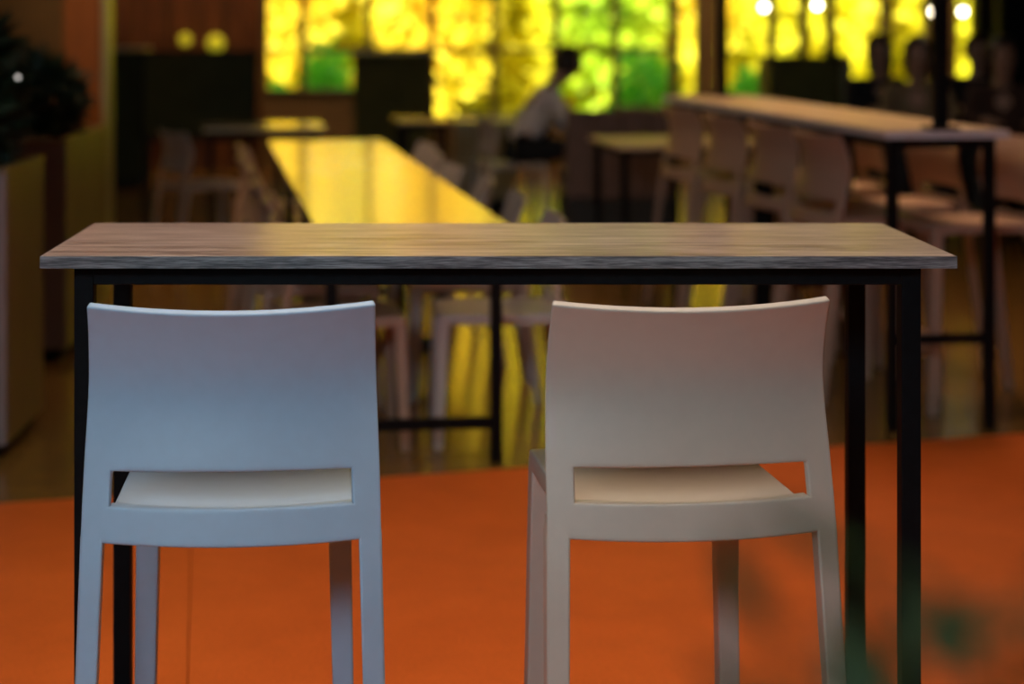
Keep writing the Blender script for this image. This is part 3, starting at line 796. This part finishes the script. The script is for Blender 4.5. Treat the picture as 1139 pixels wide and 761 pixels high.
for i, (px, d, rz, ln, cl, lb, lh) in enumerate(ppl):
    loc = ((px-CX)/F*d, d, 0)
    person(loc, rz, ln, cl, M['cloth_black'], M['hair'], lb, long_hair=lh)
    o = chair_d if i == 0 else copy_tree(chair_d)
    f = Vector((-math.sin(rz), math.cos(rz), 0))
    ring_place(o, (loc[0]-f.x*0.24, loc[1]-f.y*0.24), rz)
    tag(o, ['dark chair of the person in black beside the dark green cabinet', 'dark chair of the long-haired person left of thick black post',
            'dark chair of the person nearest the right edge', 'dark chair of the farthest person, behind the thick black post'][i], 'chair', 'dark chairs of the seated group')

# ------------------------------------------------------------------ outside
bm = box_bm(-16, 20, YB+0.21, 34, -0.3, -0.12)
M['lawn'] = plain('sunlit_lawn', (0.30, 0.36, 0.03), rough=0.9, var=0.3, scale=2)
struct('ground', bm, M['lawn'])
M['yellow1'] = leafmat('yellow_leaf', (0.74, 0.68, 0.02), (0.94, 0.82, 0.05), 0.5, 0.8)
M['yellow2'] = leafmat('orange_yellow_leaf', (0.86, 0.62, 0.03), (0.95, 0.82, 0.06), 0.5, 0.8)
M['lime'] = leafmat('yellow_green_leaf', (0.35, 0.52, 0.02), (0.75, 0.78, 0.04), 0.5, 0.8)
M['green'] = leafmat('fresh_green_leaf', (0.12, 0.48, 0.02), (0.25, 0.66, 0.04), 0.45, 0.8)
def tree(x, y, base, crown, n, L, mat, lb, seed, group, tr=1.0):
    rg = random.Random(seed)
    r = empty('tree', (x, y, -0.12))
    c, rad = crown
    raw('crown', bush_bm(rg, n, c, rad, L, L*0.6, 0.3), M[mat], r)
    bm = bmesh.new(); tube(bm, [(0, 0, 0), (0.03, 0, c[2]*0.5), (0, 0.03, c[2])], [0.14*tr, 0.11*tr, 0.06*tr], 10)
    for a in (0.3, 2.2, 4.3): tube(bm, [(0, 0, c[2]*0.55), (rad[0]*0.5*math.cos(a), rad[1]*0.5*math.sin(a), c[2]+rad[2]*0.2)], [0.06*tr, 0.02*tr], 8)
    link_mesh('trunk', bm, M['stem'], r, smooth=True)
    tag(r, lb, 'tree', group)
far = [(-4.9, 25, 'yellow1', 'yellow tree outside, beyond the leftmost tall window pane'), (-2.4, 25, 'yellow2', 'golden yellow tree outside, beyond the second big window pane'),
       (0.1, 25, 'yellow2', 'golden tree outside, beyond the middle of the big windows'), (2.6, 25.2, 'lime', 'yellow-green tree outside, straight above the person in white shirt'),
       (5.1, 25, 'yellow1', 'bright yellow tree outside, beyond panes above the high tables'), (7.6, 25, 'yellow1', 'yellow tree outside, beyond the panes near the thick black post'), (10.1, 25, 'yellow1', 'bright yellow tree outside, farthest right beyond the windows')]
for i, (x, y, mt, lb) in enumerate(far):
    tree(x, y, 0, ((0, 0, 2.75), (0.95, 1.0, 2.75)), 2400, 0.30, mt, lb, 30+i, 'sunlit trees outside')
rg = random.Random(77)
hb = bmesh.new()
for _ in range(15000):
    leaf(hb, Vector((rg.uniform(-9, 15), rg.uniform(28.5, 29.5), rg.uniform(-0.1, 6.5))), rdir(rg), 0.8, 0.55, rg.uniform(-1, 1))
ho = raw('hedge', hb, M['yellow1'], None)
tag(ho, 'tall mass of sunlit yellow foliage filling the view beyond all trees outside', 'hedge', kind='stuff')
nearT = [(-1.55, 22.5, 'yellow2', 'orange-yellow young tree close outside the second window pane'), (3.6, 22.5, 'yellow2', 'golden young tree close outside, above the far end of high tables')]
for i, (x, y, mt, lb) in enumerate(nearT):
    tree(x, y, 0, ((0, 0, 2.2), (0.6, 0.6, 1.1)), 800, 0.2, mt, lb, 50+i, 'young trees close outside', 0.25)
def shrub(px, w, h, mat, lb, seed, y=19.0):
    rg = random.Random(seed); x = (px-CX)/F*y
    r = empty('shrub', (x, y, -0.12))
    raw('foliage', bush_bm(rg, 600, (0, 0, h/2+0.05), (w, 0.4, h/2), 0.14, 0.09, 0.3), M[mat], r)
    bm = bmesh.new()
    for a in range(4): tube(bm, [(0, 0, 0), (w*0.5*math.cos(a*1.6), 0.2*math.sin(a*1.6), h*0.6)], [0.02, 0.008], 6)
    link_mesh('stem', bm, M['stem'], r)
    tag(r, lb, 'shrub', 'green shrubs under the windows outside')
shrub(364, 0.26, 1.25, 'green', 'green shrub outside, low behind the second window pane', 61)
shrub(310, 0.16, 0.75, 'green', 'small green shrub outside, low behind the leftmost tall pane', 62, 20.2)
shrub(718, 0.36, 1.22, 'green', 'green shrub outside, low behind the last big pane right of person', 63)
shrub(836, 0.18, 0.95, 'green', 'green shrub outside, left of the dark cabinet behind high tables', 64)

# ------------------------------------------------------------------ light
def area(name, loc, target, sx, sy, power, col, spread=180):
    l = bpy.data.lights.new(name, 'AREA'); l.shape = 'RECTANGLE'; l.size = sx; l.size_y = sy
    l.energy = power; l.color = col; l.spread = R(spread)
    o = bpy.data.objects.new(name, l); COL.objects.link(o); o.location = loc
    o.rotation_euler = (Vector(target)-Vector(loc)).to_track_quat('-Z', 'Y').to_euler()
    return o
sun = bpy.data.lights.new('sun', 'SUN'); sun.energy = 20; sun.angle = R(0.6); sun.color = (1, 0.95, 0.82)
so = bpy.data.objects.new('sun', sun); COL.objects.link(so); so.rotation_euler = (R(60), 0, R(-8)); so.location = (0, 10, 9)
w = bpy.data.worlds.new('sky'); sc.world = w; w.use_nodes = True
bg = w.node_tree.nodes['Background']; bg.inputs[0].default_value = (0.62, 0.72, 0.75, 1); bg.inputs[1].default_value = 2.2
area('unseen_overhead_light', (0.15, 3.5, 3.55), (0.15, 3.7, 0), 2.6, 3.0, 39, (1.0, 0.81, 0.68), 100)
area('daylight', (-1.6, -2.0, 3.35), (0.0, 2.6, 0.7), 2.6, 1.2, 62, (0.60, 0.85, 1.0), 120)
area('unseen_overhead_light', (2.0, 7.6, 3.5), (2.0, 7.6, 0), 0.8, 2.4, 26, (1.0, 0.62, 0.36), 110)  # unseen warm light added, standing in for the glow of the pendant bulbs
area('unseen_overhead_light', (-0.3, 8.6, 3.5), (-0.5, 9.2, 0), 0.8, 2.0, 6, (1.0, 0.75, 0.5), 140)  # unseen weak fill added over the low tables
area('unseen_overhead_light', (-2.2, 8.2, 3.5), (-1.7, 9.3, 1.4), 0.6, 0.6, 22, (1.0, 0.66, 0.36), 120)  # unseen warm light added to brighten the wood pillar
area('unseen_overhead_light', (-2.3, 15.2, 3.5), (-2.2, 16.95, 1.8), 1.4, 0.4, 26, (1.0, 0.62, 0.34), 120)  # unseen warm light added to bring up the wood panelling
area('unseen_overhead_light', (2.6, 15.4, 3.5), (2.6, 17.0, 1.2), 6.0, 0.3, 42, (1.0, 0.66, 0.34), 110)  # unseen long strip added to warm the inner face of the window wall

# ------------------------------------------------------------------ camera
cam = bpy.data.cameras.new('camera'); co = bpy.data.objects.new('camera', cam); COL.objects.link(co)
co.location = (0, 0, CAMZ); co.rotation_euler = (math.pi/2, 0, 0)
cam.sensor_fit = 'HORIZONTAL'; cam.sensor_width = 36; cam.lens = F/1139*36
cam.shift_x = (569.5-CX)/1139; cam.shift_y = -(380.5-CY)/1139
cam.clip_start = 0.05; cam.clip_end = 200
cam.dof.use_dof = True; cam.dof.focus_distance = 2.76; cam.dof.aperture_fstop = 2.3
sc.camera = co
sc.view_settings.view_transform = 'Standard'; sc.view_settings.look = 'None'
sc.view_settings.gamma = 1; sc.view_settings.use_curve_mapping = False; sc.view_settings.exposure = 0.0
sc.cycles.use_denoising = True
